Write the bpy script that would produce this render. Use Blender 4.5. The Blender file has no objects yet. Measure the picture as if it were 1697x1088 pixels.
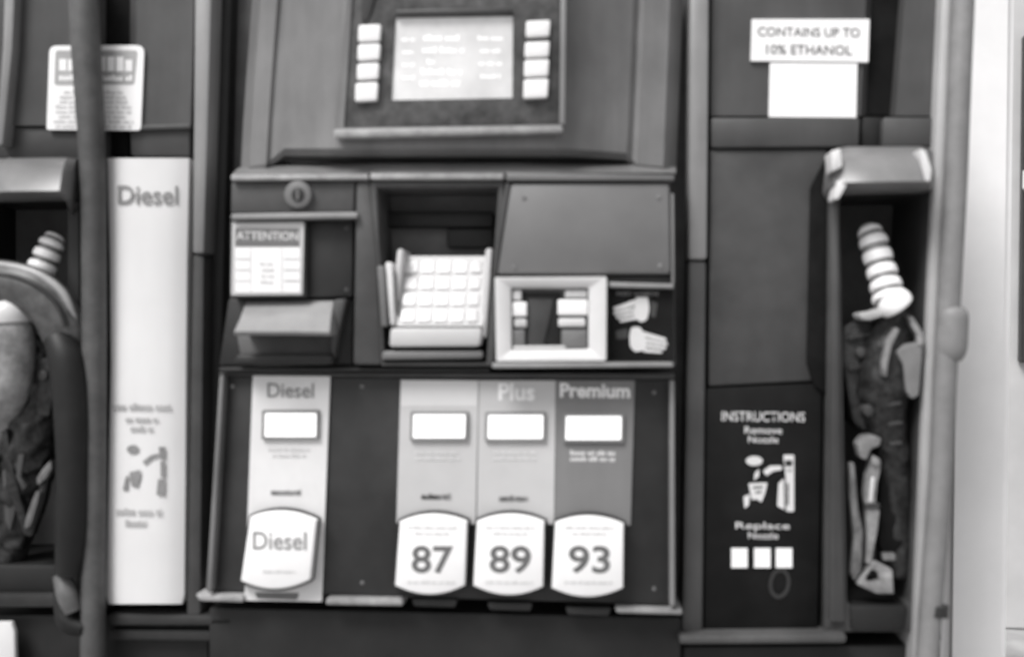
import bpy, bmesh, math, random
from mathutils import Vector, Matrix
random.seed(7)
S = bpy.context.scene
COL = S.collection

# ------------------------------------------------------------------ camera
F_PX = 1700.0          # focal length in photo pixels (photo is 1697 wide -> ~36 mm lens)
DIST, YAW, ROLL, ZC = 1.19, math.radians(4.6), 0.013, 1.16
C0 = Vector((DIST*math.sin(YAW), -DIST*math.cos(YAW), ZC))
FWD = Vector((-math.sin(YAW), math.cos(YAW), 0))
R0 = Vector((math.cos(YAW), math.sin(YAW), 0)); U0 = Vector((0, 0, 1))
UP = U0*math.cos(ROLL) - R0*math.sin(ROLL)
RT = R0*math.cos(ROLL) + U0*math.sin(ROLL)
cam_d = bpy.data.cameras.new('camera'); cam = bpy.data.objects.new('camera', cam_d); COL.objects.link(cam)
M = Matrix((RT, UP, -FWD)).transposed().to_4x4(); M.translation = C0
cam.matrix_world = M
cam_d.sensor_width = 36; cam_d.lens = 36*F_PX/1697; cam_d.clip_start = 0.02; cam_d.clip_end = 500
cam_d.dof.use_dof = True; cam_d.dof.focus_distance = 2.1; cam_d.dof.aperture_fstop = 3.0   # the photo is softly out of focus
S.camera = cam

# ------------------------------------------------------------------ light
w = bpy.data.worlds.new('World'); S.world = w; w.use_nodes = True
nt = w.node_tree; bg = nt.nodes['Background']
sky = nt.nodes.new('ShaderNodeTexSky'); sky.sky_type = 'NISHITA'; sky.sun_disc = False
SUN_EL, SUN_AZ = math.radians(52), math.radians(216)      # azimuth clockwise from +Y: behind the viewer, to the left
sky.sun_elevation = SUN_EL; sky.sun_rotation = SUN_AZ; sky.dust_density = 3; sky.air_density = 1
hs = nt.nodes.new('ShaderNodeHueSaturation'); hs.inputs['Saturation'].default_value = 0.02   # black and white photograph
nt.links.new(sky.outputs[0], hs.inputs['Color']); nt.links.new(hs.outputs[0], bg.inputs[0])
bg.inputs[1].default_value = 0.095
sl = bpy.data.lights.new('sun', 'SUN'); sl.energy = 2.3; sl.angle = math.radians(24); sl.color = (1, .99, .985)
so = bpy.data.objects.new('sun', sl); COL.objects.link(so)
sd = Vector((math.sin(SUN_AZ)*math.cos(SUN_EL), math.cos(SUN_AZ)*math.cos(SUN_EL), math.sin(SUN_EL)))
so.rotation_euler = sd.to_track_quat('Z', 'Y').to_euler(); so.location = sd*5
S.view_settings.view_transform = 'Standard'; S.view_settings.look = 'None'; S.view_settings.gamma = 1
S.view_settings.exposure = 0.55

# ------------------------------------------------------------------ helpers
def P(x, y, d=0.0):
    """point of the pump: x, y measured on the photograph, d metres in front of the pump's face"""
    r = FWD + RT*((x-848.5)/F_PX) + UP*((544-y)/F_PX)
    t = (-d - C0.y)/r.y
    return C0 + r*t

MATS = {}
def mat(name, v, rough=.5, metal=0., dirt=.15, scale=18., bump=.0, emit=0., streak=False, spec=.5):
    if name in MATS: return MATS[name]
    if not isinstance(v, tuple) and v < .08 and spec == .5: spec = .3
    m = bpy.data.materials.new(name); m.use_nodes = True; n = m.node_tree; b = n.nodes['Principled BSDF']
    c = (v*1.006, v*.996, v*.998, 1) if not isinstance(v, tuple) else (*v, 1)
    b.inputs['Roughness'].default_value = rough; b.inputs['Metallic'].default_value = metal
    b.inputs['Specular IOR Level'].default_value = spec
    tc = n.nodes.new('ShaderNodeTexCoord'); mp = n.nodes.new('ShaderNodeMapping')
    mp.inputs['Scale'].default_value = (scale, scale, scale*(.12 if streak else 1))
    n.links.new(tc.outputs['Object'], mp.inputs[0])
    nz = n.nodes.new('ShaderNodeTexNoise'); nz.inputs['Scale'].default_value = 1; nz.inputs['Detail'].default_value = 6
    nz.inputs['Roughness'].default_value = .65
    n.links.new(mp.outputs[0], nz.inputs['Vector'])
    rp = n.nodes.new('ShaderNodeMapRange'); rp.inputs[1].default_value = .3; rp.inputs[2].default_value = .7
    rp.inputs[3].default_value = 1-dirt; rp.inputs[4].default_value = 1+dirt*.7
    n.links.new(nz.outputs['Fac'], rp.inputs[0])
    n3 = n.nodes.new('ShaderNodeTexNoise'); n3.inputs['Scale'].default_value = 4.5; n3.inputs['Detail'].default_value = 8; n3.inputs['Roughness'].default_value = .6
    n.links.new(tc.outputs['Object'], n3.inputs['Vector'])
    r3 = n.nodes.new('ShaderNodeMapRange'); r3.inputs[1].default_value = .35; r3.inputs[2].default_value = .65
    dd3 = min(.4, dirt*1.3); r3.inputs[3].default_value = 1-dd3; r3.inputs[4].default_value = 1+dd3*.6
    n.links.new(n3.outputs['Fac'], r3.inputs[0])
    n4 = n.nodes.new('ShaderNodeMath'); n4.operation = 'MULTIPLY'
    n.links.new(rp.outputs[0], n4.inputs[0]); n.links.new(r3.outputs[0], n4.inputs[1]); rp = n4
    rr = n.nodes.new('ShaderNodeMapRange'); rr.inputs[3].default_value = max(.05, rough-.12); rr.inputs[4].default_value = min(1, rough+.15)
    n.links.new(n3.outputs['Fac'], rr.inputs[0]); n.links.new(rr.outputs[0], b.inputs['Roughness'])
    mx = n.nodes.new('ShaderNodeVectorMath'); mx.operation = 'SCALE'; mx.inputs[0].default_value = c[:3]
    n.links.new(rp.outputs[0], mx.inputs['Scale']); n.links.new(mx.outputs[0], b.inputs['Base Color'])
    if bump:
        n2 = n.nodes.new('ShaderNodeTexNoise'); n2.inputs['Scale'].default_value = 350; n2.inputs['Detail'].default_value = 3
        n.links.new(tc.outputs['Object'], n2.inputs['Vector'])
        bp = n.nodes.new('ShaderNodeBump'); bp.inputs['Strength'].default_value = bump; bp.inputs['Distance'].default_value = .001
        n.links.new(n2.outputs['Fac'], bp.inputs['Height']); n.links.new(bp.outputs[0], b.inputs['Normal'])
    if emit:
        b.inputs['Emission Color'].default_value = (1, 1, 1, 1); b.inputs['Emission Strength'].default_value = emit
    MATS[name] = m; return m

G_PANEL   = mat('painted_panel', .070, .42, dirt=.26, scale=14, bump=.08, streak=True)
G_PANELD  = mat('darker_painted_panel', .054, .45, dirt=.25, scale=16, bump=.1)
G_HOUSE   = mat('housing_plastic', .175, .38, dirt=.24, scale=16, bump=.05, streak=True)
G_BEZEL   = mat('speckled_bezel_plastic', .075, .5, dirt=.6, scale=70, bump=.15)
G_MID     = mat('module_plastic', .068, .45, dirt=.2, scale=22, bump=.08)
G_FLAT    = mat('flat_cover_plastic', .14, .42, dirt=.1, scale=12, bump=.05)
G_DARK    = mat('dark_panel', .030, .45, dirt=.25, scale=20, bump=.1)
G_DARK2   = mat('charcoal_panel', .016, .5, dirt=.25, scale=20, bump=.1)
G_BLACK   = mat('black_recess', .12, .8, dirt=.2)
G_SLOT    = mat('black_slot_fill', .009, .8, dirt=.4, scale=40, spec=.1)  # near-black fill, also standing for shade in slots and gaps
G_PRINT   = mat('black_print', .009, .6, dirt=.3, spec=.12)
G_GREYINK = mat('grey_print', .22, .5, dirt=.15)
G_GREYINK2= mat('faint_grey_print', .58, .5, dirt=.1)
G_TRIM    = mat('brushed_trim', .24, .35, metal=.0, dirt=.18, scale=30, streak=True)
G_TRIMD   = mat('worn_trim', .16, .4, dirt=.3, scale=30, streak=True)
G_LEDGE   = mat('worn_light_edge', .29, .45, dirt=.35, scale=60)
G_WHITE   = mat('white_vinyl', .86, .4, dirt=.04, scale=12)
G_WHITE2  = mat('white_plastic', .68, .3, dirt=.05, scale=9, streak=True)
G_GREY80  = mat('pale_grey_vinyl', .62, .4, dirt=.06, scale=14)
G_GREY70  = mat('light_grey_vinyl', .5, .4, dirt=.06, scale=14)
G_GREY50  = mat('mid_grey_vinyl', .19, .4, dirt=.12, scale=14, streak=True)
G_KEYPAD  = mat('keypad_plate', .86, .4, dirt=.07, scale=30)
G_KEYGREY = mat('grey_key', .50, .4, dirt=.07, scale=30)
G_LCD     = mat('lit_display', .85, .3, dirt=.03, emit=.5)
G_SCREEN  = mat('screen_glass', .62, .2, dirt=.16, scale=22, emit=.08)
G_FRAME   = mat('reader_frame', .62, .35, dirt=.08, scale=16)
G_STEEL   = mat('bright_metal', .55, .28, metal=.7, dirt=.25, scale=50)
G_COVER   = mat('holster_cover_plastic', .17, .32, dirt=.18, scale=25)
G_NGREYD  = mat('spout_core_grey', .22, .35, dirt=.2, scale=40)
G_NOZZ    = mat('grimy_nozzle_casting', .028, .35, dirt=.9, scale=140, bump=.6)
G_NGREY   = mat('nozzle_grey_plastic', .42, .4, dirt=.2, scale=30)
G_RUB     = mat('black_rubber', .013, .5, dirt=.3, scale=40, bump=.1)
G_HOSE    = mat('grey_hose_rubber', .085, .55, dirt=.3, scale=45, bump=.3)
G_HOSE2   = mat('pale_grey_hose_rubber', .19, .5, dirt=.2, scale=25, bump=.1)
G_BAR = mat('dull_lever_metal', .20, .38, metal=.3, dirt=.5, scale=80)
G_BAR2 = mat('scuffed_aluminium', .30, .4, metal=.3, dirt=.45, scale=70)
G_CONC    = mat('concrete', .36, .8, dirt=.2, scale=4, bump=.3)
G_WALL    = mat('painted_wall', .5, .7, dirt=.06, scale=2)
G_PILLAR  = mat('white_pillar_paint', .85, .5, dirt=.06, scale=2.5, streak=True)
G_GLASS   = mat('dark_window_glass', .02, .08, dirt=.1)

def finish(name, me, m, parent, smooth=35):
    me.materials.append(m)
    if smooth:
        for p in me.polygons: p.use_smooth = True
        me.set_sharp_from_angle(angle=math.radians(smooth))
    o = bpy.data.objects.new(name, me); COL.objects.link(o)
    if parent: 
        o.parent = parent; o.matrix_parent_inverse = parent.matrix_world.inverted() if False else Matrix.Translation(-ORIG.get(parent.name, Vector()))
    return o
ORIG = {}
def thing(name, loc, label, cat, group=None):
    o = bpy.data.objects.new(name, None); COL.objects.link(o); o.location = loc; o.empty_display_size = .05
    ORIG[o.name] = Vector(loc); o['label'] = label; o['category'] = cat
    if group: o['group'] = group
    return o
def tag(o, label, cat, group=None):
    o['label'] = label; o['category'] = cat
    if group: o['group'] = group
    return o

def rect(x0, y0, x1, y1): return [(x0, y0), (x1, y0), (x1, y1), (x0, y1)]
def rounded(pts, r, n=4):
    """round the corners of a polygon (r in photo px, or one r per corner)"""
    out = []; N = len(pts)
    for i in range(N):
        rr = r[i] if isinstance(r, (list, tuple)) else r
        p = Vector(pts[i]); a = Vector(pts[i-1]); b = Vector(pts[(i+1) % N])
        if rr <= 0: out.append(tuple(p)); continue
        u = (a-p).normalized()*rr; v = (b-p).normalized()*rr
        for k in range(n+1):
            t = k/n
            q = (p+u)*(1-t)**2 + p*2*t*(1-t) + (p+v)*t*t
            out.append(tuple(q))
    return out

def prism(name, pts, d, t, m, parent=None, bev=.0015, seg=2, dd=None):
    """solid with the outline pts; its front face is d in front of the pump face, t thick. dd: per-point depth"""
    bm = bmesh.new()
    fr = [bm.verts.new(P(x, y, dd[i] if dd else d)) for i, (x, y) in enumerate(pts)]
    bk = [bm.verts.new((v.co.x, -(d-t), v.co.z)) for v in fr]
    n = len(fr)
    f = bm.faces.new(list(reversed(fr))); bm.faces.new(bk)
    for i in range(n): bm.faces.new((fr[i], fr[(i+1) % n], bk[(i+1) % n], bk[i]))
    bmesh.ops.recalc_face_normals(bm, faces=bm.faces)
    if bev:
        es = [e for e in bm.edges if any(v in fr for v in e.verts)]
        fe = [e for e in f.edges]
        bmesh.ops.bevel(bm, geom=fe + [e for e in es if e not in fe and n <= 6], offset=bev, segments=seg, profile=.5, affect='EDGES', clamp_overlap=True)
    me = bpy.data.meshes.new(name); bm.to_mesh(me); bm.free()
    return finish(name, me, m, parent)

def frame(name, outer, inner, d, t, m, parent=None, d_in=None, back=None, bev=.001):
    """ring with an opening; inner lip may sit at another depth; back = depth of the opening's walls"""
    n = len(outer); assert n == len(inner)
    d_in = d if d_in is None else d_in; back = d-t if back is None else back
    bm = bmesh.new()
    o = [bm.verts.new(P(x, y, d)) for x, y in outer]; i_ = [bm.verts.new(P(x, y, d_in)) for x, y in inner]
    ob = [bm.verts.new((v.co.x, -(d-t), v.co.z)) for v in o]; ib = [bm.verts.new((v.co.x, -back, v.co.z)) for v in i_]
    front = []
    for k in range(n):
        j = (k+1) % n
        front.append(bm.faces.new((o[k], o[j], i_[j], i_[k])))
        bm.faces.new((o[j], o[k], ob[k], ob[j])); bm.faces.new((i_[k], i_[j], ib[j], ib[k])); bm.faces.new((ob[k], ob[j], ib[j], ib[k]))
    bmesh.ops.recalc_face_normals(bm, faces=bm.faces)
    if bev:
        es = [e for e in bm.edges if (e.verts[0] in o and e.verts[1] in o) or (e.verts[0] in i_ and e.verts[1] in i_)]
        bmesh.ops.bevel(bm, geom=es, offset=bev, segments=2, profile=.5, affect='EDGES', clamp_overlap=True)
    me = bpy.data.meshes.new(name); bm.to_mesh(me); bm.free()
    return finish(name, me, m, parent)

def loft(name, rows, d_back, m, parent=None, smooth=25):
    """relief surface through rows of (x, y, depth) points, closed to the back"""
    bm = bmesh.new()
    V = [[bm.verts.new(P(*q)) for q in r] for r in rows]
    for a in range(len(V)-1):
        for b in range(len(V[0])-1): bm.faces.new((V[a][b], V[a+1][b], V[a+1][b+1], V[a][b+1]))
    rim = V[0] + [r[-1] for r in V[1:]] + list(reversed(V[-1][:-1])) + [r[0] for r in reversed(V[1:-1])]
    B = [bm.verts.new((v.co.x, -d_back, v.co.z)) for v in rim]
    n = len(rim)
    for k in range(n): bm.faces.new((rim[k], rim[(k+1) % n], B[(k+1) % n], B[k]))
    bm.faces.new(B)
    bmesh.ops.recalc_face_normals(bm, faces=bm.faces)
    me = bpy.data.meshes.new(name); bm.to_mesh(me); bm.free()
    return finish(name, me, m, parent, smooth)

def tube_pts(pts, n=40):
    """Catmull-Rom through 3D points (with radius as 4th value)"""
    q = [pts[0]] + list(pts) + [pts[-1]]; out = []
    per = max(2, n//(len(pts)-1))
    for i in range(1, len(q)-2):
        for k in range(per):
            t = k/per
            out.append([.5*((2*q[i][c]) + (-q[i-1][c]+q[i+1][c])*t + (2*q[i-1][c]-5*q[i][c]+4*q[i+1][c]-q[i+2][c])*t*t + (-q[i-1][c]+3*q[i][c]-3*q[i+1][c]+q[i+2][c])*t**3) for c in range(4)])
    out.append(list(pts[-1])); return out

def tube(name, path, m, parent=None, seg=20, n=40, rib=None, flat=1.0):
    """path: (x, y, depth, radius in m)"""
    pts = [(*P(x, y, d), r) for x, y, d, r in path]
    pts = tube_pts(pts, n)
    bm = bmesh.new(); rings = []; N = len(pts)
    prev = None
    for i, p in enumerate(pts):
        c = Vector(p[:3]); a = Vector(pts[max(0, i-1)][:3]); b = Vector(pts[min(N-1, i+1)][:3])
        T = (b-a).normalized()
        if prev is None: s = T.cross(Vector((0, 1, 0))).normalized()
        else: s = (prev - T*prev.dot(T)).normalized()
        prev = s; u = T.cross(s)
        r = p[3]*(rib(i/(N-1)) if rib else 1)
        rings.append([bm.verts.new(c + (s*math.cos(2*math.pi*k/seg) + u*math.sin(2*math.pi*k/seg)*flat)*r) for k in range(seg)])
    for a, b in zip(rings, rings[1:]):
        for k in range(seg): bm.faces.new((a[k], a[(k+1) % seg], b[(k+1) % seg], b[k]))
    bm.faces.new(list(reversed(rings[0]))); bm.faces.new(rings[-1])
    bmesh.ops.recalc_face_normals(bm, faces=bm.faces)
    me = bpy.data.meshes.new(name); bm.to_mesh(me); bm.free()
    return finish(name, me, m, parent, 50)

def flat(name, polys, d, m, parent=None):
    """flat printed shapes (each a polygon in photo coordinates), a hair proud of the surface"""
    bm = bmesh.new()
    for pl in polys:
        f = bm.faces.new([bm.verts.new(P(x, y, d(x, y) if callable(d) else d)) for x, y in reversed(pl)])
    if len(polys) > 3: kind = 'stuff'
    else: kind = None
    bmesh.ops.triangulate(bm, faces=bm.faces)
    me = bpy.data.meshes.new(name); bm.to_mesh(me); bm.free()
    o = finish(name, me, m, parent, 0)
    if name == 'print' : o['kind'] = 'stuff'
    return o

def ell(cx, cy, rx, ry, n=20, a=0):
    return [(cx+rx*math.cos(t)*math.cos(a)-ry*math.sin(t)*math.sin(a), cy+rx*math.cos(t)*math.sin(a)+ry*math.sin(t)*math.cos(a)) for t in [2*math.pi*k/n for k in range(n)]]

def greek(x0, y0, x1, h, lines=1, gap=1.7, align='c', widths=None, lean=0.01):
    """rows of small word-shaped marks where the photographed print is too small to read"""
    out = []
    for l in range(lines):
        wd = (widths[l] if widths else random.uniform(.7, 1))*(x1-x0); cx = (x0+x1)/2
        x = cx-wd/2 if align == 'c' else x0; y = y0+l*h*gap; end = x+wd
        while x < end-h*.5:
            ww = min(random.uniform(1.2, 4.0)*h, end-x)
            k = x; 
            while k < x+ww-.1:
                c = min(h*.62, x+ww-k); hh = h*random.choice((.72, .72, 1, .8))
                out.append([(k, y+h-hh + lean*(k-cx)), (k+c*.8, y+h-hh + lean*(k-cx)), (k+c*.8, y+h + lean*(k-cx)), (k, y+h + lean*(k-cx))]); k += c
            x += ww+h*.45
    return out

def text(name, body, x0, y0, x1, y1, d, m, parent=None, bold=.0, skew=0.):
    """lettering fitted into the box x0..x1, y0..y1 (cap height) on the face at depth d"""
    cu = bpy.data.curves.new('t', 'FONT'); cu.body = body; cu.size = 1; cu.offset = bold; cu.resolution_u = 4
    o = bpy.data.objects.new('t', cu); COL.objects.link(o)
    dg = bpy.context.evaluated_depsgraph_get(); me = bpy.data.meshes.new_from_object(o.evaluated_get(dg))
    bpy.data.objects.remove(o)
    xs = [v.co.x for v in me.vertices]; ys = [v.co.y for v in me.vertices]
    a, b, c, e = min(xs), max(xs), min(ys), max(ys)
    for v in me.vertices:
        fx = (v.co.x-a)/(b-a); fy = (v.co.y-c)/(e-c)
        qx, qy = x0+fx*(x1-x0) + skew*(1-fy), y1+(y0-y1)*fy + fx*(x1-x0)*.012
        v.co = P(qx, qy, d(qx, qy) if callable(d) else d)
    me.name = name
    return finish(name, me, m, parent, 0)

# ================================================================== setting
me = bpy.data.meshes.new('ground'); me.from_pydata([(-60, -60, 0), (60, -60, 0), (60, 60, 0), (-60, 60, 0)], [], [(0, 1, 2, 3)])
g = finish('ground', me, mat('forecourt_concrete', .34, .85, dirt=.2, scale=1.5, bump=.3), None, 0); g['kind'] = 'structure'
def wbox(name, a, b, m, parent=None, bev=.004):
    bm = bmesh.new(); bmesh.ops.create_cube(bm, size=1)
    for v in bm.verts: v.co = Vector(((a[i]+b[i])/2 + v.co[i]*(b[i]-a[i])) for i in range(3))
    if bev: bmesh.ops.bevel(bm, geom=list(bm.edges), offset=bev, segments=2, affect='EDGES')
    me = bpy.data.meshes.new(name); bm.to_mesh(me); bm.free()
    return finish(name, me, m, parent)
isl = wbox('pump_island', (-1.3, -.28, .002), (1.5, 1.0, .14), G_CONC, None, .02); isl['kind'] = 'structure'

# ================================================================== dispenser
pump = thing('fuel_dispenser', P(740, 544, -.2)*1 - Vector((0, 0, P(740, 544, -.2).z-.14)),
             'weathered grey fuel dispenser with lit screen, keypad and four white grade buttons', 'fuel pump')
K = pump
# core and columns ---------------------------------------------------------
Lx = P(-70, 0).x; Rx = P(1545, 544).x
wbox('cabinet', (Lx, .16, .14), (P(1560, 544).x, .52, 2.05), G_DARK2, K)
wbox('plinth', (Lx, -.01, .142), (P(1520, 544).x, .158, P(800, 1160).z), G_DARK2, K)
# left column
lp = loft('hose_panel', [[(-60, -60, 0), (40, -60, .004), (165, -60, .004), (180, -60, -.012), (212, -60, -.012), (226, -60, .002), (322, -60, .002)],
                    [(-64, 70, 0), (36, 70, .004), (163, 70, .004), (178, 70, -.012), (212, 70, -.012), (226, 70, .002), (320, 70, .002)],
                    [(-68, 208, 0), (34, 208, .004), (166, 208, .004), (180, 208, -.010), (208, 208, -.010), (222, 208, .002), (316, 208, .002)]], -.03, G_PANEL, K)
flat('slot_shadow_strip', [[(176, -60), (218, -60), (214, 80), (176, 80)]], -.008, G_SLOT, K).name = 'slot_shade'  # black strip laid in the channel, painting its shade
prism('lower_band', [(-68, 211), (176, 211), (176, 262), (-68, 262)], 0, .03, G_PANELD, K)
prism('slot_cover', [(179, 211), (212, 211), (214, 258), (178, 258)], -.012, .02, G_SLOT, K)
prism('lower_band', [(214, 206), (315, 204), (314, 258), (216, 258)], .0, .03, G_PANELD, K, bev=.003)
prism('panel_ledge', [(216, 208), (315, 205), (315, 213), (216, 216)], .006, .006, G_PANEL, K)
prism('post', [(122, 258), (172, 258), (178, 640), (176, 1010), (135, 1010), (128, 640)], .0, .05, G_DARK, K, bev=.003)
prism('kick_panel', [(-70, 1018), (345, 1018), (345, 1170), (-70, 1170)], -.01, .04, G_DARK2, K, bev=.003)
prism('kick_rail', [(178, 1016), (385, 1020), (385, 1036), (178, 1036)], .012, .03, G_DARK, K, bev=.003)
prism('kick_rail', [(180, 1042), (385, 1044), (385, 1062), (180, 1060)], .004, .03, G_DARK, K, bev=.003)
prism('left_edge_trim', [(8, -60), (26, -60), (20, 80), (4, 240), (-8, 240), (4, 80)], .02, .03, G_TRIM, K, bev=.002)
# white plate bottom left corner
prism('white_label', [(-40, 1030), (18, 1030), (24, 1046), (26, 1170), (-40, 1170)], .012, .006, G_GREY80, K)
# holster (left)
oc = rounded([(-90, 262), (130, 262), (134, 1005), (-90, 1005)], [0, 26, 10, 0])
ic = rounded([(-80, 326), (112, 326), (112, 985), (-80, 985)], [0, 22, 10, 0])
frame('holster', oc, ic, .012, .03, G_DARK, K, back=-.15)
prism('holster_back', rect(-100, 300, 130, 1020), -.125, .02, G_BLACK, K, bev=0)
prism('holster_shelf', rect(-70, 935, 110, 984), .0, .12, G_DARK2, K, bev=.004)
hc = loft('holster_cover', [[(-90, 262, .012), (5, 263, .02), (15, 262, .03), (110, 261, .03), (126, 263, .022), (133, 268, .012)],
                  [(-90, 285, .045), (-2, 285, .05), (12, 283, .055), (104, 280, .055), (120, 288, .045), (128, 300, .014)],
                  [(-90, 318, .062), (0, 318, .066), (12, 317, .068), (98, 316, .068), (116, 324, .05), (124, 345, .014)],
                  [(-90, 326, .05), (0, 326, .05), (12, 325, .05), (96, 324, .05), (110, 334, .04), (118, 356, .013)]], .0, G_COVER, K, 40)
# diesel plate, slightly bowed
rows = []
for y, xa, xb in ((262, 177, 313), (275, 178, 313), (420, 182, 310), (600, 184, 308), (800, 180, 307), (985, 176, 305), (1000, 180, 301)):
    rows.append([(xa+(xb-xa)*k/8, y, .012+.010*math.sin(math.pi*k/8)**.7) for k in range(9)])
dp = loft('grade_plate', rows, -.02, G_WHITE2, K, 60); dp['label'] = 'tall white bowed plate reading Diesel'
def bow(x, y):
    u = min(1, max(0, (x-179)/129)); return .0138+.010*math.sin(math.pi*u)**.7
text('lettering', 'Diesel', 195, 307, 295, 338, bow, G_GREYINK, dp, .012)
flat('print', greek(186, 668, 290, 11, 1, widths=[1]) + greek(208, 690, 262, 9, 2, widths=[1, .7]) + greek(192, 842, 268, 11, 2, widths=[1, .6]), bow, mat('plate_print', .38, .5), dp)
flat('pictogram', [ell(220, 744, 10, 7), rounded([(214, 782), (232, 778), (234, 786), (228, 808), (222, 802), (218, 806)], 2), rounded([(208, 790), (213, 786), (212, 812), (203, 812)], 2),
                   [(236, 764), (250, 754), (264, 751), (264, 756), (250, 760), (240, 770)], [(263, 740), (274, 740), (274, 760), (265, 760)], [(266, 764), (274, 764), (274, 790), (266, 790)], [(262, 793), (274, 793), (273, 821), (259, 819)]], bow, G_GREYINK, dp)
# warning sticker on the left panel
ws = prism('warning_sticker', rounded([(82, 76), (239, 75), (233, 216), (77, 215)], [12, 14, 6, 4]), .0065, .003, G_WHITE, K, bev=0)
flat('print', [rounded([(92, 84), (228, 84), (222, 140), (90, 141)], 5)], .0070, mat('grey_header_ink', .36, .5), ws).name = 'header_panel'
flat('print', greek(98, 94, 222, 24, 1, widths=[1]) + greek(98, 124, 220, 10, 1, widths=[1]), .0074, G_WHITE, ws)
flat('print', greek(88, 150, 222, 6, 8, gap=1.35), .0070, G_GREYINK2, ws)

# vertical trims -----------------------------------------------------------
prism('corner_trim', [(322, -60), (352, -60), (338, 420), (318, 420)], .014, .05, G_TRIM, K, bev=.004)
prism('corner_trim', [(318, 422), (338, 422), (332, 1020), (308, 1020)], .010, .05, G_PANELD, K, bev=.004)  # darker colour on the lower trim stands for light falling off
prism('corner_trim', [(1144, -60), (1176, -60), (1172, 430), (1141, 430)], .016, .05, G_TRIM, K, bev=.004)
prism('corner_trim', [(1141, 432), (1171, 432), (1165, 1050), (1130, 1050)], .012, .05, G_PANEL, K, bev=.004)  # again darker than the piece above: light falloff put into the colour
prism('centre_backing', rect(330, -60, 1150, 1170), -.045, .02, G_BLACK, K, bev=0)
prism('valley_strip', [(352, -60), (386, -60), (366, 640), (352, 1000), (330, 1000), (338, 420)], -.02, .02, G_DARK2, K, bev=.006)

# upper housing ------------------------------------------------------------
xs = lambda s: s
st = [(.0, -.015), (.02, .012), (.058, .024), (.068, .020), (.078, .022), (.10, .030), (.195, .060), (.215, .0645), (.5, .065), (.72, .0645), (.74, .060), (.885, .030), (.897, .022), (.91, .026), (.97, .018), (1., -.010)]
def hrow(y, xl, xr, k=1, flap=0): return [(xl+(xr-xl)*f, y + flap*max(0, min(1, (.10-f)/.05, 1) if f < .5 else min(1, (f-.875)/.04)), d*k) for f, d in st]
hs_ = loft('display_housing', [hrow(-70, 424, 1134), hrow(100, 410, 1128), hrow(200, 403, 1124), hrow(246, 399, 1121, 1, 30), hrow(258, 398, 1121, .78, 28)], -.02, G_HOUSE, K, 18)
# dark slot under the housing, then the lower lip
prism('slot', [(440, 262), (560, 258), (1000, 254), (1060, 262), (1000, 271), (500, 274)], .005, .02, G_BLACK, K, bev=0)
loft('housing_lip', [[(395, 278, .0), (450, 274, .01), (620, 269, .03), (860, 268, .03), (1060, 270, .01), (1120, 276, .0)],
                     [(390, 283, .02), (450, 281, .030), (620, 275, .048), (860, 274, .048), (1060, 278, .030), (1120, 282, .01)],
                     [(384, 289, .05), (450, 288, .058), (620, 288, .062), (860, 287, .062), (1060, 287, .058), (1120, 287, .05)]], -.02, G_HOUSE, K, 30)
prism('light_ledge', [(382, 289), (610, 288), (610, 297), (382, 299)], .064, .02, G_LEDGE, K, bev=.002)
prism('light_ledge', [(613, 287), (835, 287), (835, 297), (613, 297)], .064, .02, G_LEDGE, K, bev=.002)
prism('light_ledge', [(838, 286), (1118, 290), (1118, 299), (838, 299)], .064, .02, G_FLAT, K, bev=.002)
# display bezel
bz_o = [(575, -70), (938, -70), (934, 216), (552, 222)]
bz_i = [(588, -60), (929, -60), (927, 206), (570, 211)]
bz = frame('display_bezel', bz_o, bz_i, .078, .02, G_HOUSE, K, bev=.002)
prism('bezel_edge', [(552, 214), (740, 211), (932, 208), (934, 219), (740, 224), (553, 228)], .084, .012, G_LEDGE, bz, bev=.002)
prism('bezel_edge', [(930, -70), (939, -70), (936, 206), (927, 206)], .082, .008, G_TRIM, bz, bev=.001)
fp = frame('display_face', [(588, -60), (929, -60), (927, 206), (570, 211)], [(655, 29), (850, 26), (849, 162), (648, 166)], .075, .02, G_BEZEL, K, bev=.001)
sc = prism('display_screen', [(651, 25), (853, 22), (852, 166), (644, 169)], .072, .006, G_SCREEN, K, bev=0)
sc['label'] = 'bright washed out display screen'
flat('print', greek(702, 58, 762, 10, 1, widths=[1]) + greek(700, 78, 770, 10, 1, widths=[1]) + greek(706, 98, 722, 9, 1) + greek(698, 114, 766, 10, 1, widths=[1]) + greek(696, 133, 770, 10, 1, widths=[1]) + greek(790, 60, 836, 7, 4, gap=3)
     + greek(664, 62, 690, 7, 4, gap=3), .0724, mat('white_screen_text', .9, .4, dirt=.02, emit=.12), sc)
prism('screen_hood', [(655, 16), (848, 12), (848, 22), (655, 26)], .080, .006, G_PANELD, K, bev=.002)
prism('grey_strap', [(601, -60), (640, -60), (610, 35), (598, 35)], .0775, .003, G_PANELD, K).name = 'scuff_plate'
lk = [(594, 41, 631, 68), (593, 73, 630, 99), (592, 105, 628, 131), (589, 137, 626, 167)]
rk = [(872, 34, 912, 60), (870, 69, 911, 94), (869, 99, 910, 126), (868, 131, 909, 162)]
for a, b, c, e in lk + rk:
    prism('soft_key', rounded([(a, b+1), (c, b-1), (c-2, e-1), (a-1, e+1)], 4), .082, .010, G_WHITE, K, bev=.0012)

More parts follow.
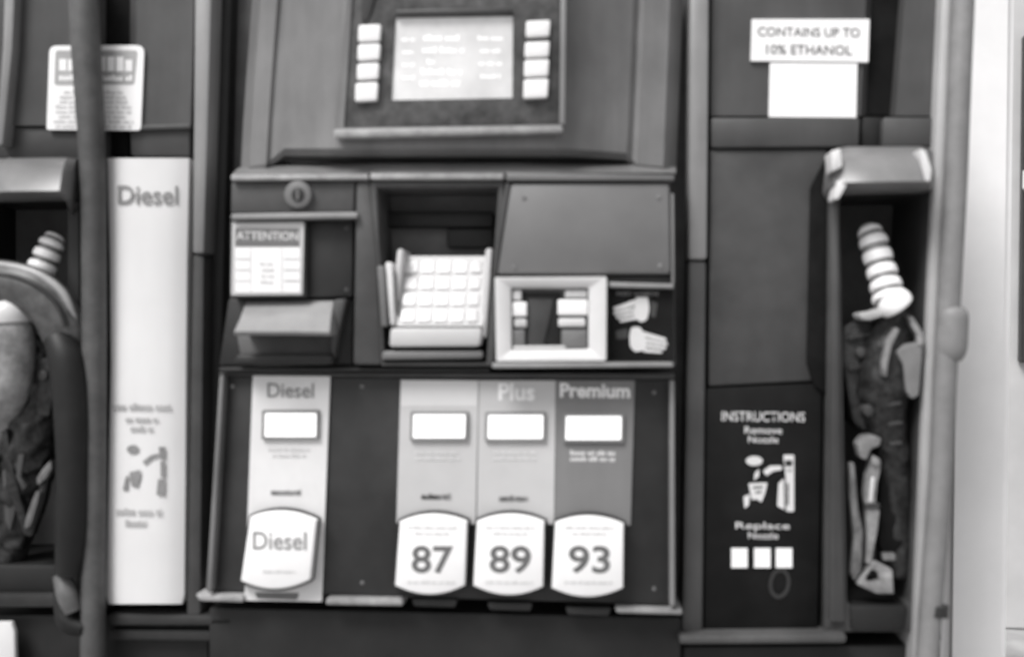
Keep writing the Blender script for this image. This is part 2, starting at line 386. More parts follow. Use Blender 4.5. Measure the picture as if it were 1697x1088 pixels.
# payment module -----------------------------------------------------------
# left block
prism('lock_panel', [(383, 302), (588, 301), (586, 352), (382, 353)], .056, .05, G_MID, K, bev=.002)
lo = prism('lock', ell(493, 322, 23, 23, 24), .064, .012, G_FLAT, K, bev=.002)
prism('keyhole', ell(493, 322, 11, 12, 16), .0655, .003, G_DARK, lo, bev=.001)
prism('keyhole', rect(491, 313, 495, 331), .0665, .003, G_BLACK, lo, bev=0)
prism('module_ledge', [(382, 354), (592, 351), (592, 361), (382, 364)], .066, .02, G_TRIM, K, bev=.002)
prism('notice_panel', [(382, 366), (506, 365), (506, 492), (381, 493)], .056, .05, G_MID, K, bev=.001)
prism('side_panel', [(508, 366), (586, 364), (584, 492), (508, 493)], .046, .04, G_DARK, K, bev=.003)
prism('module_mullion', [(590, 300), (612, 300), (624, 420), (632, 604), (585, 604), (588, 420)], .058, .05, G_MID, K, bev=.003)
ns = prism('notice_sticker', rounded([(385, 369), (504, 368), (501, 488), (383, 489)], 3), .0585, .002, G_GREY70, K, bev=0)
flat('header_panel', [rect(390, 378, 496, 408)], .0590, G_FLAT, ns)
text('lettering', 'ATTENTION', 392, 383, 494, 397, .0595, G_GREY80, ns, .012)
flat('print_field', [rect(390, 410, 497, 484)], .0590, G_WHITE, ns)
flat('print', [rect(391, 427+k*18, 413, 431+k*18) for k in range(3)] + [rect(471, 427+k*18, 495, 431+k*18) for k in range(3)]
     + [rect(414, 412, 416, 482), rect(466, 412, 468, 482)] + greek(430, 434, 458, 6, 4), .0594, G_GREYINK2, ns)
# receipt tray: sloping lid with a dark mouth below
prism('tray_surround', [(378, 494), (586, 494), (584, 606), (362, 606)], .036, .03, G_DARK, K, bev=.003)
tl = loft('receipt_tray_lid', [[(408, 499, .04), (480, 498, .04), (553, 497, .04)], [(398, 528, .075), (478, 527, .075), (548, 526, .075)], [(388, 549, .092), (474, 549, .092), (546, 550, .092)], [(388, 555, .088), (474, 555, .088), (546, 556, .088)]], .036, mat('tray_lid_plastic', .30, .35, dirt=.15, scale=26, bump=.05), K, 30)
prism('tray_side', [(552, 496), (574, 494), (566, 530), (552, 596), (546, 556)], .06, .03, G_MID, K, bev=.003)
prism('tray_mouth', [(392, 556), (548, 557), (556, 598), (400, 598)], .04, .02, G_BLACK, K, bev=.002)
prism('tray_lip', [(392, 586), (550, 587), (552, 604), (385, 604)], .062, .03, G_DARK, K, bev=.004)
# keypad niche
frame('keypad_niche', [(612, 301), (836, 301), (818, 606), (632, 606)], [(624, 311), (826, 309), (806, 600), (636, 600)], .056, .03, G_MID, K, back=-.03)
prism('niche_back', [(612, 301), (836, 301), (818, 606), (632, 606)], -.02, .02, G_BLACK, K, bev=0)
prism('niche_shelf', [(632, 350), (818, 350), (818, 376), (632, 376)], .0, .02, G_DARK2, K, bev=.004)
prism('niche_shelf', [(740, 378), (818, 378), (818, 410), (740, 410)], -.006, .012, G_DARK2, K, bev=.003)
kp = loft('keypad', [[(668, 424, .028), (738, 424, .028), (806, 424, .028)], [(656, 540, .058), (728, 540, .058), (800, 540, .058)]], .0, G_KEYGREY, K)
prism('keypad_lip', [(646, 543), (799, 543), (795, 574), (644, 575)], .066, .05, G_GREY70, K, bev=.004)
prism('keypad_cheek', [(658, 412), (669, 412), (656, 541), (645, 541)], .055, .05, G_GREY70, K, bev=.003)
prism('keypad_cheek', [(804, 412), (816, 410), (806, 560), (797, 560)], .055, .05, G_GREY70, K, bev=.003)
for i, (a, b, c, e) in enumerate(((627, 440, 640, 541), (641, 434, 653, 538), (653, 450, 659, 520))):
    prism('card_slot_fin', [(a-3, b), (c-3, b), (c+2, e), (a+5, e)], .064-.003*i, .05, (G_FLAT, G_FRAME, G_FLAT)[i], K, bev=.002)
for r in range(4):
    for c in range(5):
        ty = 432+r*27; t = (ty-424)/116.
        x = (672+c*27)*(1) - t*9 + (2 if c == 4 else 0); wd = 22 if c < 4 else 17
        dd_ = .028+.030*t; db = .028+.030*(t+.17)
        prism('key', [(x, ty), (x+wd, ty), (x+wd-1.4, ty+20), (x-1.4, ty+20)], dd_+.0028, .012, G_KEYPAD if c < 4 else G_FRAME, kp, bev=.0012, seg=1,
              dd=[dd_+.0028, dd_+.0028, db+.0028, db+.0028])
prism('niche_sill', [(634, 581), (800, 581), (800, 594), (630, 596)], .062, .03, G_FLAT, K, bev=.003)
# right block
prism('blank_cover', [(846, 303), (1110, 303), (1112, 454), (823, 454)], .060, .06, G_FLAT, K, bev=.004)
prism('cover_edge', [(838, 302), (846, 302), (824, 454), (816, 454)], .060, .05, G_PANELD, K, bev=.002)
prism('cover_edge', [(1112, 320), (1117, 320), (1118, 470), (1113, 470)], .058, .05, G_TRIMD, K, bev=.001)
prism('right_block', [(812, 457), (1118, 457), (1120, 606), (808, 606)], .046, .05, G_MID, K, bev=.002)
ro = rounded([(820, 459), (1006, 458), (1005, 598), (822, 599)], 4); ri = rounded([(847, 477), (975, 477), (975, 578), (848, 580)], 3)
rf = frame('reader_frame', ro, ri, .072, .03, G_FRAME, K, d_in=.066, bev=.002)
prism('reader_throat', rect(845, 475, 977, 582), .050, .004, G_TRIMD, rf, bev=0)
prism('reader_slot', [(864, 484), (930, 484), (930, 572), (872, 572)], .054, .005, G_DARK2, rf, bev=.001)
prism('slot_tongue', [(874, 494), (918, 494), (912, 526), (900, 574), (872, 574)], .057, .004, G_PANELD, rf, bev=.002)
for a, b, c, e, m_ in ((849, 500, 873, 524, G_WHITE), (852, 528, 873, 542, G_GREY70), (924, 496, 974, 522, G_WHITE), (925, 527, 970, 541, G_GREY80), (930, 546, 973, 577, G_FLAT), (849, 546, 870, 576, G_FLAT), (936, 480, 973, 493, G_FRAME), (850, 480, 864, 497, G_FRAME)):
    prism('guide_block', rounded(rect(a, b, c, e), 3), .062, .012, m_, rf, bev=.002)
prism('reader_lip', [(850, 573), (936, 572), (940, 580), (850, 580)], .066, .012, G_GREY70, rf, bev=.002)
prism('sticker_rail', [(1008, 467), (1117, 470), (1117, 478), (1008, 476)], .060, .02, G_TRIM, K, bev=.002)
hsk = prism('hand_sticker', [(1009, 478), (1116, 480), (1117, 596), (1009, 594)], .050, .003, G_PRINT, K, bev=0)
hsk['label'] = 'black sticker with two pale hand drawings'
hand1 = [rounded([(1054, 492), (1074, 492), (1076, 512), (1072, 530), (1062, 534), (1054, 528), (1048, 518), (1052, 508)], 4),
         rounded([(1054, 496), (1052, 506), (1038, 510), (1018, 515), (1016, 509), (1034, 503), (1046, 498)], 2), rounded([(1050, 509), (1050, 514), (1036, 518), (1018, 522), (1016, 517), (1036, 512)], 2),
         rounded([(1050, 516), (1052, 521), (1038, 525), (1022, 528), (1020, 524), (1036, 520)], 2), rounded([(1052, 523), (1056, 529), (1042, 531), (1028, 534), (1026, 530), (1040, 527)], 2)]
hand2 = [rounded([(1046, 542), (1060, 541), (1068, 552), (1072, 564), (1070, 580), (1052, 583), (1044, 574), (1043, 556)], 4),
         rounded([(1066, 549), (1086, 555), (1104, 560), (1104, 565), (1084, 562), (1068, 557)], 2), rounded([(1070, 560), (1086, 564), (1106, 567), (1106, 572), (1086, 570), (1071, 567)], 2),
         rounded([(1071, 569), (1088, 572), (1104, 574), (1103, 579), (1086, 577), (1071, 575)], 2), rounded([(1069, 577), (1084, 579), (1098, 581), (1097, 585), (1080, 584), (1066, 583)], 2)]
flat('pictogram', hand1+hand2, .0505, G_FRAME, hsk)
flat('drawn_card', [[(1078, 498), (1090, 502), (1086, 526), (1078, 524)], [(1020, 548), (1040, 544), (1040, 560), (1022, 562)]], .0505, G_PANELD, hsk)
text('lettering', 'INSERT & REMOVE', 1022, 483, 1092, 489, .0505, G_TRIM, hsk, .01)
prism('bottom_rail', [(815, 601), (1116, 600), (1117, 608), (815, 610)], .072, .03, G_TRIM, K, bev=.002)
prism('bottom_rail', [(362, 608), (812, 609), (812, 616), (362, 616)], .045, .03, G_DARK, K, bev=.002)

for x, y in ((868, 327), (1092, 326), (1094, 440), (852, 442)):
    sw = prism('screw', ell(x, y, 4, 4, 10), .0612, .003, G_TRIMD, K, bev=.0003, seg=1)
for x, y in ((394, 384), (574, 378), (574, 480)):
    prism('screw', ell(x+0, y, 3.5, 3.5, 10), .0475 if x > 500 else .057, .003, G_MID, K, bev=.0003, seg=1)
for x, y in ((600, 640), (600, 965), (1084, 650), (1084, 975), (385, 640)):
    prism('screw', ell(x, y, 3.5, 3.5, 10), .0312, .003, G_TRIMD, K, bev=.0003, seg=1)
# grade selection panel ----------------------------------------------------
gp = prism('selection_panel', [(364, 622), (1116, 628), (1117, 1002), (340, 978)], .030, .06, G_DARK, K, bev=.002)
prism('panel_top_edge', [(362, 617), (1118, 618), (1118, 628), (362, 622)], .036, .02, G_MID, K, bev=.002)
prism('side_rail', [(363, 622), (371, 622), (350, 980), (341, 980)], .044, .03, G_TRIMD, K, bev=.002)
prism('side_rail', [(1110, 630), (1118, 630), (1119, 1004), (1110, 1004)], .044, .03, G_TRIM, K, bev=.002)
prism('sill', [(322, 984), (404, 986), (404, 998), (330, 996)], .040, .06, G_LEDGE, K, bev=.003)
prism('sill', [(540, 990), (668, 992), (668, 1004), (538, 1002)], .040, .06, G_LEDGE, K, bev=.003)
prism('sill', [(1018, 1006), (1131, 1009), (1132, 1019), (1022, 1016)], .040, .06, G_LEDGE, K, bev=.003)
prism('lower_door', [(345, 1006), (1130, 1022), (1128, 1170), (345, 1170)], .012, .06, G_DARK2, K, bev=.004)
def grade(name, q, m_, win, small, dash, lab):
    s = prism(name, q, .0335, .004, m_, K, bev=0); s['label'] = lab
    return s
s0 = grade('grade_strip', [(419, 621), (547, 622), (533, 996), (405, 994)], mat('white_strip_vinyl', .68, .4, dirt=.05), 0, 0, 0, 'white strip headed Diesel')
s1 = grade('grade_strip', [(664, 629), (793, 630), (788, 868), (657, 866)], G_GREY70, 0, 0, 0, 'pale grey strip above the 87 button')
s2 = grade('grade_strip', [(794, 630), (921, 630), (918, 868), (790, 868)], G_GREY70, 0, 0, 0, 'light grey strip headed Plus')
s3 = grade('grade_strip', [(922, 630), (1052, 630), (1045, 870), (919, 870)], G_GREY50, 0, 0, 0, 'mid grey strip headed Premium')
flat('header_band', [[(665, 630), (792, 631), (791, 672), (664, 672)]], .0337, G_GREY80, s1)
flat('header_band', [[(795, 631), (920, 631), (919, 672), (794, 672)]], .0337, G_GREY70, s2)
for (a, c, y, s, tx, m_, x0, x1) in ((436, 527, 682, s0, 'Diesel', G_GREYINK, 443, 520), (682, 774, 684, s1, None, None, 0, 0), (806, 903, 685, s2, 'Plus', G_WHITE, 826, 886), (935, 1033, 687, s3, 'Premium', G_WHITE, 928, 1044)):
    pw = frame('price_window', rounded([(a-2, y-3), (c+2, y-3), (c+1, y+46), (a-3, y+46)], 3), rounded([(a+3, y+2), (c-3, y+2), (c-4, y+41), (a+2, y+41)], 2), .038, .004, G_GREYINK if s is not s3 else G_GREY50, K, bev=.0005)
    prism('lit_panel', [(a+1, y), (c-1, y), (c-2, y+43), (a, y+43)], .0372, .002, G_LCD, pw, bev=0)
    if tx: text('lettering', tx, x0, 634, x1, 658 if tx != 'Plus' else 663, .0344, m_, s, .01 if tx == 'Diesel' else .03)
flat('print', greek(444, 741, 514, 6, 2, widths=[1, .8]), .0342, G_GREYINK2, s0)
flat('print', greek(688, 746, 762, 6, 2, widths=[1, 1]), .0342, G_GREY80, s1)
flat('print', greek(818, 746, 888, 6, 2, widths=[1, 1]), .0342, G_GREY80, s2)
flat('print', greek(945, 746, 1020, 8, 2, widths=[1, 1], gap=1.25), .0342, G_GREY80, s3)
for s, x, y in ((s0, 474, 810), (s1, 723, 817), (s2, 852, 820)):
    flat('dash_print', greek(x-25, y, x+25, 10, 1, widths=[1]) + [rect(x-24, y+3, x+23, y+9)], .0343, G_GREYINK, s)
def shield(q, bt, bb, n=10):
    (ax, ay), (bx, by), (cx, cy), (dx, dy) = q; out = []
    for k in range(n+1):
        t = k/n; out.append((ax+(bx-ax)*t, ay+(by-ay)*t - bt*4*t*(1-t)))
    for k in range(n+1):
        t = k/n; out.append((cx+(dx-cx)*t, cy+(dy-cy)*t + bb*4*t*(1-t)))
    return out
btn = [((414, 856), (524, 862), (514, 960), (398, 962), 'Diesel', 'white grade button reading Diesel'),
       ((662, 864), (774, 864), (770, 970), (654, 970), '87', 'white grade button reading 87'),
       ((790, 864), (902, 864), (900, 972), (784, 970), '89', 'white grade button reading 89'),
       ((920, 866), (1034, 868), (1033, 974), (914, 974), '93', 'white grade button reading 93')]
for a, b, c, e, tx, lab in btn:
    cx = (a[0]+b[0]+c[0]+e[0])/4; cy = (a[1]+c[1])/2
    def grow(p, s): return (cx+(p[0]-cx)*s, cy+(p[1]-cy)*s)
    B = prism('grade_button', shield([grow(p, 1.05) for p in (a, b, c, e)], 14, 16), .046, .020, G_DARK, K, bev=.003); B['label'] = lab
    prism('button_cap', shield([a, b, c, e], 12, 15), .053, .012, G_WHITE, B, bev=.003)
    if tx == 'Diesel':
        text('lettering', tx, 419, 880, 508, 910, .0535, G_GREYINK, B, .012)
        flat('print', greek(430, 944, 496, 5, 1), .0535, G_GREYINK2, B)
    else:
        text('lettering', tx, cx-33, 903, cx+36, 949, .0535, mat('button_ink', .13, .5), B, .02)
        flat('print', greek(cx-40, 871, cx+42, 5, 2, widths=[1, .7], gap=2) + greek(cx-44, 962, cx+44, 5, 1, widths=[.9]), .0535, G_GREYINK2, B)
for x, y in ((459, 986), (720, 998), (845, 1004), (975, 1012)):
    prism('button_latch', rounded([(x-38, y-6), (x+38, y-5), (x+34, y+8), (x-34, y+6)], 4), .034, .02, G_DARK if x > 500 else G_FLAT, K, bev=.003)

# right column -------------------------------------------------------------
loft('hose_panel', [[(1180, -60, .0), (1215, -60, .004), (1438, -60, .004), (1450, -60, -.012), (1492, -60, -.012), (1504, -60, .004), (1562, -60, .004)],
                    [(1178, 192, .0), (1213, 192, .004), (1426, 192, .004), (1437, 192, -.012), (1472, 192, -.012), (1484, 192, .004), (1552, 192, .004)]], -.03, G_PANEL, K, 30)
flat('slot_shade', [[(1444, -60), (1502, -60), (1480, 190), (1430, 190)]], -.0085, G_SLOT, K)  # channel shade painted as a black strip over its floor
prism('panel_band', [(1178, 195), (1426, 194), (1424, 243), (1178, 245)], .009, .04, G_PANEL, K, bev=.003)
prism('panel_band', [(1464, 194), (1550, 194), (1548, 243), (1462, 243)], .009, .04, G_PANEL, K, bev=.003)
prism('slot_cover', [(1428, 194), (1462, 194), (1460, 243), (1427, 243)], -.002, .03, G_DARK2, K)
prism('middle_panel', [(1176, 247), (1372, 247), (1366, 630), (1174, 640)], .004, .04, G_PANELD, K, bev=.003)
prism('painted_recess', [(1344, 310), (1371, 258), (1371, 655), (1350, 640), (1338, 600)], .010, .02, G_SLOT, K, bev=.002)  # raised black plate, a recess's shade put into its colour
ip = prism('instruction_panel', [(1170, 643), (1364, 634), (1356, 1048), (1166, 1050)], .006, .04, G_PRINT, K, bev=.003)
text('lettering', 'INSTRUCTIONS', 1196, 681, 1334, 697, .0067, G_FRAME, ip, .006)
text('lettering', 'Remove', 1234, 706, 1296, 718, .0067, G_FRAME, ip, .006)
text('lettering', 'Nozzle', 1240, 722, 1290, 733, .0067, G_FRAME, ip, .006)
flat('pictogram', [ell(1250, 763, 14, 8), rounded([(1240, 800), (1272, 799), (1268, 816), (1262, 832), (1254, 826), (1246, 828)], 3), rounded([(1232, 822), (1243, 818), (1241, 836), (1234, 842)], 2), rounded([(1250, 784), (1258, 776), (1258, 788), (1250, 796)], 2),
                   rounded([(1264, 780), (1276, 771), (1296, 771), (1296, 778), (1282, 780), (1270, 788)], 3),
                   rounded([(1298, 753), (1316, 753), (1316, 847), (1303, 847), (1302, 790)], 2), rounded([(1290, 800), (1299, 792), (1300, 844), (1288, 838)], 2)], .0068, G_GREY80, ip)
flat('pictogram_detail', [[(1301, 762), (1313, 762), (1313, 772), (1301, 772)], [(1248, 806), (1264, 805), (1264, 808), (1248, 809)], [(1252, 814), (1262, 813), (1262, 816), (1252, 817)], [(1304, 800), (1307, 800), (1307, 836), (1304, 836)], [(1304, 778), (1313, 778), (1313, 780), (1304, 780)]], .0072, G_DARK, ip)
text('lettering', 'Replace', 1219, 864, 1309, 879, .0067, G_FRAME, ip, .006)
text('lettering', 'Nozzle', 1240, 881, 1290, 892, .0067, G_FRAME, ip, .006)
for a in (1212, 1250, 1286):
    prism('white_square', rect(a, 908, a+27, 940), .0085, .003, G_WHITE, ip, bev=0)
frame('drawn_ring', ell(1292, 966, 18, 26, 20, .15), ell(1292, 966, 12, 19, 20, .15), .0075, .001, G_DARK, ip, bev=0)
prism('kick_rail', [(1126, 1052), (1404, 1050), (1404, 1066), (1126, 1068)], .030, .05, G_MID, K, bev=.004)
prism('kick_panel', [(1130, 1070), (1530, 1068), (1530, 1170), (1130, 1170)], .0, .05, G_DARK2, K, bev=.004)
# ethanol notice and the blank white card below it
es_ = prism('ethanol_sticker', [(1246, 32), (1441, 32), (1439, 103), (1244, 101)], .0085, .004, G_WHITE, K, bev=0)
text('lettering', 'CONTAINS UP TO', 1256, 45, 1425, 60, .009, mat('soft_ink', .10, .5), es_, .008)
text('lettering', '10% ETHANOL', 1270, 74, 1412, 90, .009, mat('soft_ink', .10, .5), es_, .008)
bc = prism('blank_card', [(1276, 104), (1421, 105), (1419, 195), (1274, 194)], .0075, .003, G_WHITE, K, bev=0)
bc['label'] = 'blank white card under the ethanol sticker'
# holster (right)
oc = rounded([(1374, 250), (1548, 250), (1528, 1046), (1366, 1046)], [24, 14, 6, 6])
ic = rounded([(1391, 318), (1540, 314), (1508, 1004), (1404, 1004)], [22, 6, 14, 14])
frame('holster', oc, ic, .014, .04, G_PANELD, K, back=-.15)
prism('holster_edge', rounded([(1377, 320), (1389, 320), (1392, 700), (1400, 1030), (1376, 1030)], 3), .020, .01, G_PANEL, K, bev=.002)
prism('holster_back', rect(1380, 300, 1560, 1060), -.125, .02, G_BLACK, K, bev=0)
prism('holster_floor', [(1408, 1002), (1506, 1002), (1500, 1046), (1410, 1046)], .018, .03, G_DARK2, K, bev=.004)
loft('holster_cover', [[(1373, 258, .014), (1386, 246, .02), (1405, 243, .03), (1525, 243, .03), (1540, 247, .02), (1549, 256, .014)],
                  [(1370, 285, .02), (1382, 272, .05), (1402, 268, .058), (1522, 266, .058), (1540, 272, .05), (1550, 285, .014)],
                  [(1366, 318, .02), (1384, 306, .06), (1404, 302, .07), (1524, 300, .07), (1543, 302, .06), (1549, 308, .014)],
                  [(1372, 330, .016), (1392, 318, .05), (1408, 313, .055), (1524, 310, .055), (1542, 311, .05), (1548, 316, .013)]], .0, G_COVER, K, 40)
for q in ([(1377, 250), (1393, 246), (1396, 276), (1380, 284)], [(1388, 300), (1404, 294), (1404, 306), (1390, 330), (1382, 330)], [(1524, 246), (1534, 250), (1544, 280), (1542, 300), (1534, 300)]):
    prism('cover_glint', rounded(q, 3), .066, .03, G_WHITE2, K, bev=.002).name = 'painted_glint'  # pale pieces that paint highlights on the cover's rounded sides
# right edge of the cabinet
prism('cabinet_edge', [(1563, -60), (1590, -60), (1562, 560), (1532, 1170), (1508, 1170), (1534, 560)], .022, .25, mat('edge_paint', .34, .35, dirt=.2, scale=20, streak=True), K, bev=.006)

# ================================================================== nozzles
def ribs(nr, a): return lambda t: 1 + a*math.sin(2*math.pi*nr*t - 1.2)
def ringed(path, rings, parent, width=.30):
    core = tube('spout', [(x, y, d, r_*.86) for x, y, d, r_ in path], G_NGREYD, parent, n=40)
    pts = tube_pts([tuple(q) for q in path], 60)
    for k in range(rings):
        t0 = (k+.5)/rings; seg_ = []
        for f, q in ((-1, .86), (-.75, .98), (0, 1.04), (.75, .98), (1, .86)):
            p = pts[min(len(pts)-1, max(0, round((t0+f*width/rings*1.15)*(len(pts)-1))))]
            seg_.append((p[0], p[1], p[2], p[3]*q))
        tube('spring_coil', seg_, G_WHITE, core, n=4, seg=24)
def grime(o, amp, sc, seed):
    from mathutils import noise
    for v in o.data.vertices:
        p = v.co*sc + Vector((seed, seed, seed)); v.co += noise.noise_vector(p)*amp
    return o
nz = thing('fuel_nozzle', P(1450, 1000, -.03), 'dark grimy nozzle with pale ribbed spout hanging in the right hand holster', 'fuel nozzle')
ringed([(1439, 378, .0, .012), (1447, 400, .006, .0155), (1458, 438, .012, .0160), (1468, 473, .02, .0170), (1475, 499, .026, .0185)], 6, nz)
tube('spout_tip', [(1437, 374, -.001, .008), (1441, 386, .002, .0135)], G_NGREY, nz, n=6)
prism('splash_disc', rounded([(1424, 518), (1450, 514), (1476, 502), (1504, 492), (1511, 499), (1500, 508), (1470, 522), (1440, 531), (1426, 528)], 4), .034, .03, G_NGREY, nz, bev=.004)
tube('spout_collar', [(1476, 496, .024, .018), (1484, 504, .028, .0195), (1488, 509, .028, .018)], G_WHITE, nz, n=8)
grime(tube('body', [(1488, 512, .004, .015), (1480, 545, .004, .022), (1468, 590, .002, .026), (1462, 640, .0, .028), (1464, 690, -.002, .025), (1474, 750, -.006, .020), (1482, 830, -.01, .018), (1484, 950, -.012, .017)], G_NOZZ, nz, n=90, seg=40), .0035, 60, 3)
grime(prism('casting_web', rounded([(1398, 540), (1424, 530), (1460, 534), (1456, 600), (1440, 660), (1436, 716), (1416, 700), (1404, 640), (1396, 590)], 6), .004, .05, G_NOZZ, nz, bev=.006), .002, 60, 5)
prism('casting_rib', [(1404, 556), (1446, 548), (1448, 556), (1406, 566)], .010, .02, G_NOZZ, nz, bev=.002)
prism('casting_rib', [(1404, 606), (1440, 602), (1440, 610), (1408, 616)], .010, .02, G_NOZZ, nz, bev=.002)
prism('pivot_pin', ell(1428, 584, 8, 9, 14), .014, .02, G_PANELD, nz, bev=.002)
prism('pivot_pin', ell(1440, 680, 9, 10, 14), .024, .03, G_PANELD, nz, bev=.002)
prism('guard_bar', rounded([(1462, 600), (1470, 566), (1484, 542), (1491, 546), (1478, 574), (1471, 606), (1470, 624), (1462, 622)], 2), .034, .012, G_BAR2, nz, bev=.002)
prism('guard_bar', rounded([(1506, 522), (1514, 526), (1530, 552), (1530, 572), (1521, 572), (1520, 554), (1510, 540)], 2), .030, .012, G_BAR2, nz, bev=.002)
prism('handle_cover', rounded([(1484, 582), (1498, 570), (1530, 565), (1528, 600), (1523, 655), (1512, 661), (1503, 650), (1497, 604)], 4), .028, .03, G_HOSE2, nz, bev=.004)
prism('trigger', rounded([(1421, 735), (1432, 722), (1448, 720), (1461, 726), (1458, 738), (1444, 744), (1436, 762), (1426, 758)], 3), .026, .02, G_BAR2, nz, bev=.003)
prism('trigger_boss', ell(1452, 765, 8, 8, 14), .026, .02, G_BAR2, nz, bev=.002)
prism('lever', rounded([(1409, 768), (1416, 766), (1422, 840), (1430, 880), (1427, 945), (1416, 962), (1412, 950), (1417, 890), (1411, 830)], 3), .020, .012, G_BAR, nz, bev=.002)
prism('lever', rounded([(1446, 752), (1460, 764), (1458, 784), (1454, 800), (1451, 838), (1458, 846), (1454, 880), (1449, 904), (1444, 934), (1436, 934), (1438, 904), (1436, 842), (1433, 820), (1436, 790)], 2), .022, .014, G_BAR2, nz, bev=.003)
prism('lever_rib', rounded([(1444, 790), (1450, 790), (1446, 832), (1440, 832)], 2), .0235, .004, G_FRAME, nz, bev=.001)
prism('lever_joint', rounded([(1434, 834), (1458, 833), (1459, 842), (1435, 843)], 2), .0245, .01, G_PANELD, nz, bev=.002)
prism('handle_web', rounded([(1470, 560), (1492, 540), (1516, 530), (1524, 566), (1494, 574), (1486, 600), (1474, 606)], 4), .012, .03, G_SLOT, nz, bev=.004)
prism('boot_ridge', [(1466, 668), (1494, 664), (1496, 670), (1468, 675)], .026, .02, G_PANELD, nz, bev=.002)
prism('boot_ridge', [(1470, 700), (1496, 697), (1498, 703), (1472, 707)], .022, .02, G_PANELD, nz, bev=.002)
prism('boot_ridge', [(1474, 732), (1496, 730), (1497, 736), (1475, 739)], .018, .02, G_PANELD, nz, bev=.002)
frame('hook_bracket', rounded([(1446, 928), (1458, 932), (1480, 944), (1482, 984), (1452, 983), (1420, 968), (1424, 958), (1436, 946)], 3), rounded([(1444, 944), (1450, 944), (1456, 950), (1458, 962), (1446, 964), (1436, 962), (1436, 956), (1440, 950)], 2), .022, .012, G_BAR2, nz, bev=.002)
prism('hook_plate', rounded([(1460, 950), (1479, 950), (1481, 982), (1462, 981)], 3), .024, .010, G_BAR2, nz, bev=.002)
prism('hook_tab', rounded(rect(1464, 917, 1484, 928), 2), .020, .01, G_BAR, nz, bev=.002)
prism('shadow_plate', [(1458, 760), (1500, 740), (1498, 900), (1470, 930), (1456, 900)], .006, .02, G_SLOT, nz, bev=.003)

nl = thing('fuel_nozzle', P(40, 1000, -.02), 'grey diesel nozzle with round splash guard in the left hand holster', 'fuel nozzle')
ringed([(93, 390, .0, .010), (86, 404, .004, .0145), (74, 432, .008, .0160), (62, 462, .012, .017), (52, 486, .014, .017)], 6, nl)
# splash guard: fat ribbed disc seen from its edge
tube('splash_guard', [(-60, 470, .0, .024), (-25, 466, .015, .026), (20, 470, .025, .027), (58, 484, .028, .028), (88, 512, .026, .028), (106, 550, .02, .027), (114, 600, .012, .022)], mat('splash_guard_rubber', .10, .45, dirt=.5, scale=70, bump=.1), nl, seg=28, n=48, flat=.8)
tube('guard_rim', [(-60, 446, .012, .004), (-25, 440, .026, .005), (20, 442, .036, .005), (66, 456, .040, .005), (104, 486, .038, .005), (124, 530, .03, .004)], G_NGREY, nl, n=40, seg=10)
tube('guard_rib', [(-60, 462, .028, .003), (-25, 456, .038, .003), (20, 458, .046, .003), (60, 472, .050, .003), (94, 502, .048, .003), (110, 540, .042, .003)], G_DARK, nl, n=40, seg=8)
tube('body', [(14, 500, .01, .014), (18, 525, .02, .024), (20, 580, .022, .026), (14, 640, .018, .026), (4, 690, .006, .020), (-18, 750, -.01, .012)], mat('scuffed_grey_grip', .34, .45, dirt=.5, scale=60), nl, n=60, rib=lambda t: 1+.05*math.sin(t*110) if t < .28 else 1)
tube('collar', [(16, 508, .02, .022), (17, 520, .022, .027), (18, 534, .022, .0265)], G_GREY80, nl, n=10)
grime(tube('trigger_body', [(62, 556, -.01, .018), (66, 620, -.01, .026), (58, 700, -.012, .030), (44, 790, -.015, .028), (24, 880, -.02, .022), (10, 930, -.02, .015)], G_NOZZ, nl, n=100, seg=44), .007, 60, 1)
prism('guard_bar', rounded([(2, 712), (10, 706), (18, 760), (34, 830), (46, 866), (62, 820), (76, 770), (84, 770), (72, 830), (52, 888), (40, 886), (22, 836), (8, 770)], 4), .016, .012, G_NOZZ, nl, bev=.003)
prism('lever', rounded([(60, 792), (72, 774), (84, 762), (86, 776), (76, 792), (62, 804)], 3), .024, .010, G_BAR, nl, bev=.003)
prism('lever', rounded([(52, 830), (60, 812), (66, 816), (60, 840), (50, 872), (40, 876), (42, 860)], 3), .024, .010, G_BAR, nl, bev=.002)
prism('link', rounded([(4, 780), (14, 776), (26, 800), (24, 850), (16, 880), (8, 860)], 3), .010, .014, G_PANEL, nl, bev=.003)
prism('link', rounded([(28, 720), (36, 716), (40, 750), (34, 790), (44, 806), (38, 812), (26, 790), (30, 750)], 2), .018, .010, G_PANEL, nl, bev=.002)
prism('valve_cover', rounded([(54, 596), (84, 590), (88, 640), (82, 690), (62, 690), (54, 650)], 5), .016, .03, G_NOZZ, nl, bev=.004)
prism('pivot_pin', ell(70, 622, 8, 9, 14), .020, .02, G_PANELD, nl, bev=.002)

# ================================================================== hoses
h = tube('fuel_hose', [(138, -60, .030, .0168), (140, 30, .030, .0170), (145, 120, .029, .0165), (151, 220, .028, .0155), (155, 330, .027, .0145), (156, 500, .026, .0142), (156, 700, .024, .0142), (155, 900, .024, .0142), (154, 1060, .026, .0142), (154, 1180, .026, .0142)], G_HOSE, None, n=90)
tag(h, 'worn grey hose hanging in front of the white warning sticker', 'fuel hose')
h = thing('fuel_hose', P(118, 1090, .03), 'thick black hose curving down beside the left grey nozzle', 'fuel hose')
tube('hose', [(96, 560, .03, .017), (112, 600, .035, .021), (120, 680, .035, .021), (122, 780, .035, .019), (120, 880, .035, .019), (114, 950, .035, .015)], G_RUB, h, n=60)
tube('swivel', [(102, 952, .03, .010), (112, 985, .035, .012), (122, 1012, .035, .010)], mat('swivel_metal', .11, .35, dirt=.3, scale=50), h, n=20)
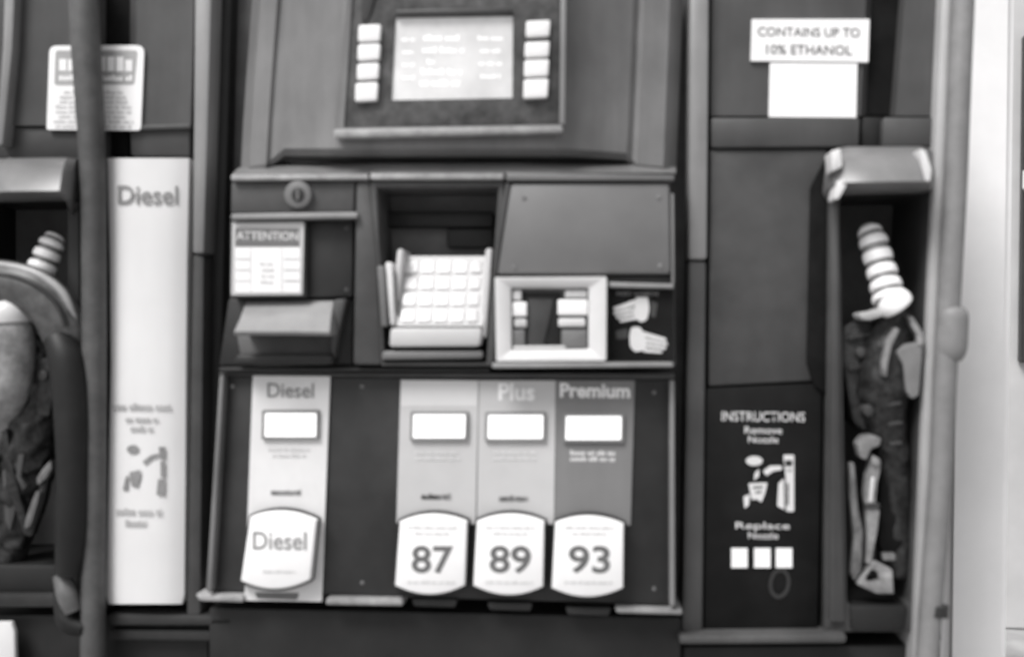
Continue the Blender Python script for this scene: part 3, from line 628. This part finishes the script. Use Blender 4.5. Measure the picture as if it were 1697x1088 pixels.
tube('hose_end', [(100, 950, .028, .006), (104, 1000, .03, .010), (114, 1030, .032, .012), (140, 1040, .032, .009)], G_RUB, h, n=20)
h = thing('fuel_hose', P(1540, 1180, .06), 'pale grey hose with a round collar hanging along the right edge of the dispenser', 'fuel hose')
tube('hose', [(1598, -60, .03, .0125), (1590, 120, .03, .0125), (1583, 300, .03, .0125), (1573, 480, .03, .0125), (1566, 620, .03, .0125), (1558, 800, .03, .0122), (1546, 960, .03, .0122), (1536, 1100, .03, .012), (1532, 1180, .03, .012)], G_HOSE2, h, n=90)
tube('collar', [(1579, 508, .03, .012), (1578, 520, .03, .0165), (1577, 550, .03, .0168), (1575, 580, .03, .0165), (1573, 596, .03, .012)], G_HOSE2, h, n=16)
tube('clamp', [(1552, 1000, .03, .013), (1550, 1018, .03, .0135)], G_DARK, h, n=4)

# ================================================================== behind
cx0, cx1 = P(1570, 544, -.25).x, P(1679, 544, -.25).x
col_ = thing('steel_post', ((cx0+cx1)/2, .31, 0), 'white square steel post standing just right of the pale grey hose', 'post')
wbox('shaft', (cx0, .25, .14), (cx1, .37, 3.4), G_PILLAR, col_, .012)
wbox('base_plate', (cx0-.0, .22, .141), (cx1+.05, .40, .155), G_TRIM, col_, .004)
def WX(x, d): return P(x, 544, d).x
def WZ(y, d): return P(1690, y, d).z
D = -3.0
st_ = thing('shop_building', (WX(1900, D), 3.2, 0), 'pale building wall with a dark window at the right edge behind the column', 'building')
wbox('wall', (WX(1450, D), 3.0, 0), (WX(3400, D), 3.4, 3.4), G_WALL, st_, .01)
wn = wbox('window', (WX(1686, D), 2.96, WZ(600, D)), (WX(2300, D), 2.998, WZ(62, D)), mat('window_frame_paint', .05, .4), st_, .005)
wbox('pane', (WX(1694, D), 2.95, WZ(590, D)), (WX(1980, D), 2.958, WZ(72, D)), G_GLASS, wn, .002)
wbox('pane', (WX(1992, D), 2.95, WZ(590, D)), (WX(2290, D), 2.958, WZ(72, D)), G_GLASS, wn, .002)
wl = wbox('wall_lamp', (WX(1681, D), 2.88, WZ(320, D)), (WX(1704, D), 2.948, WZ(284, D)), G_WHITE, None, .008)
tag(wl, 'small white box fixed on the dark window frame at the right edge', 'wall lamp')
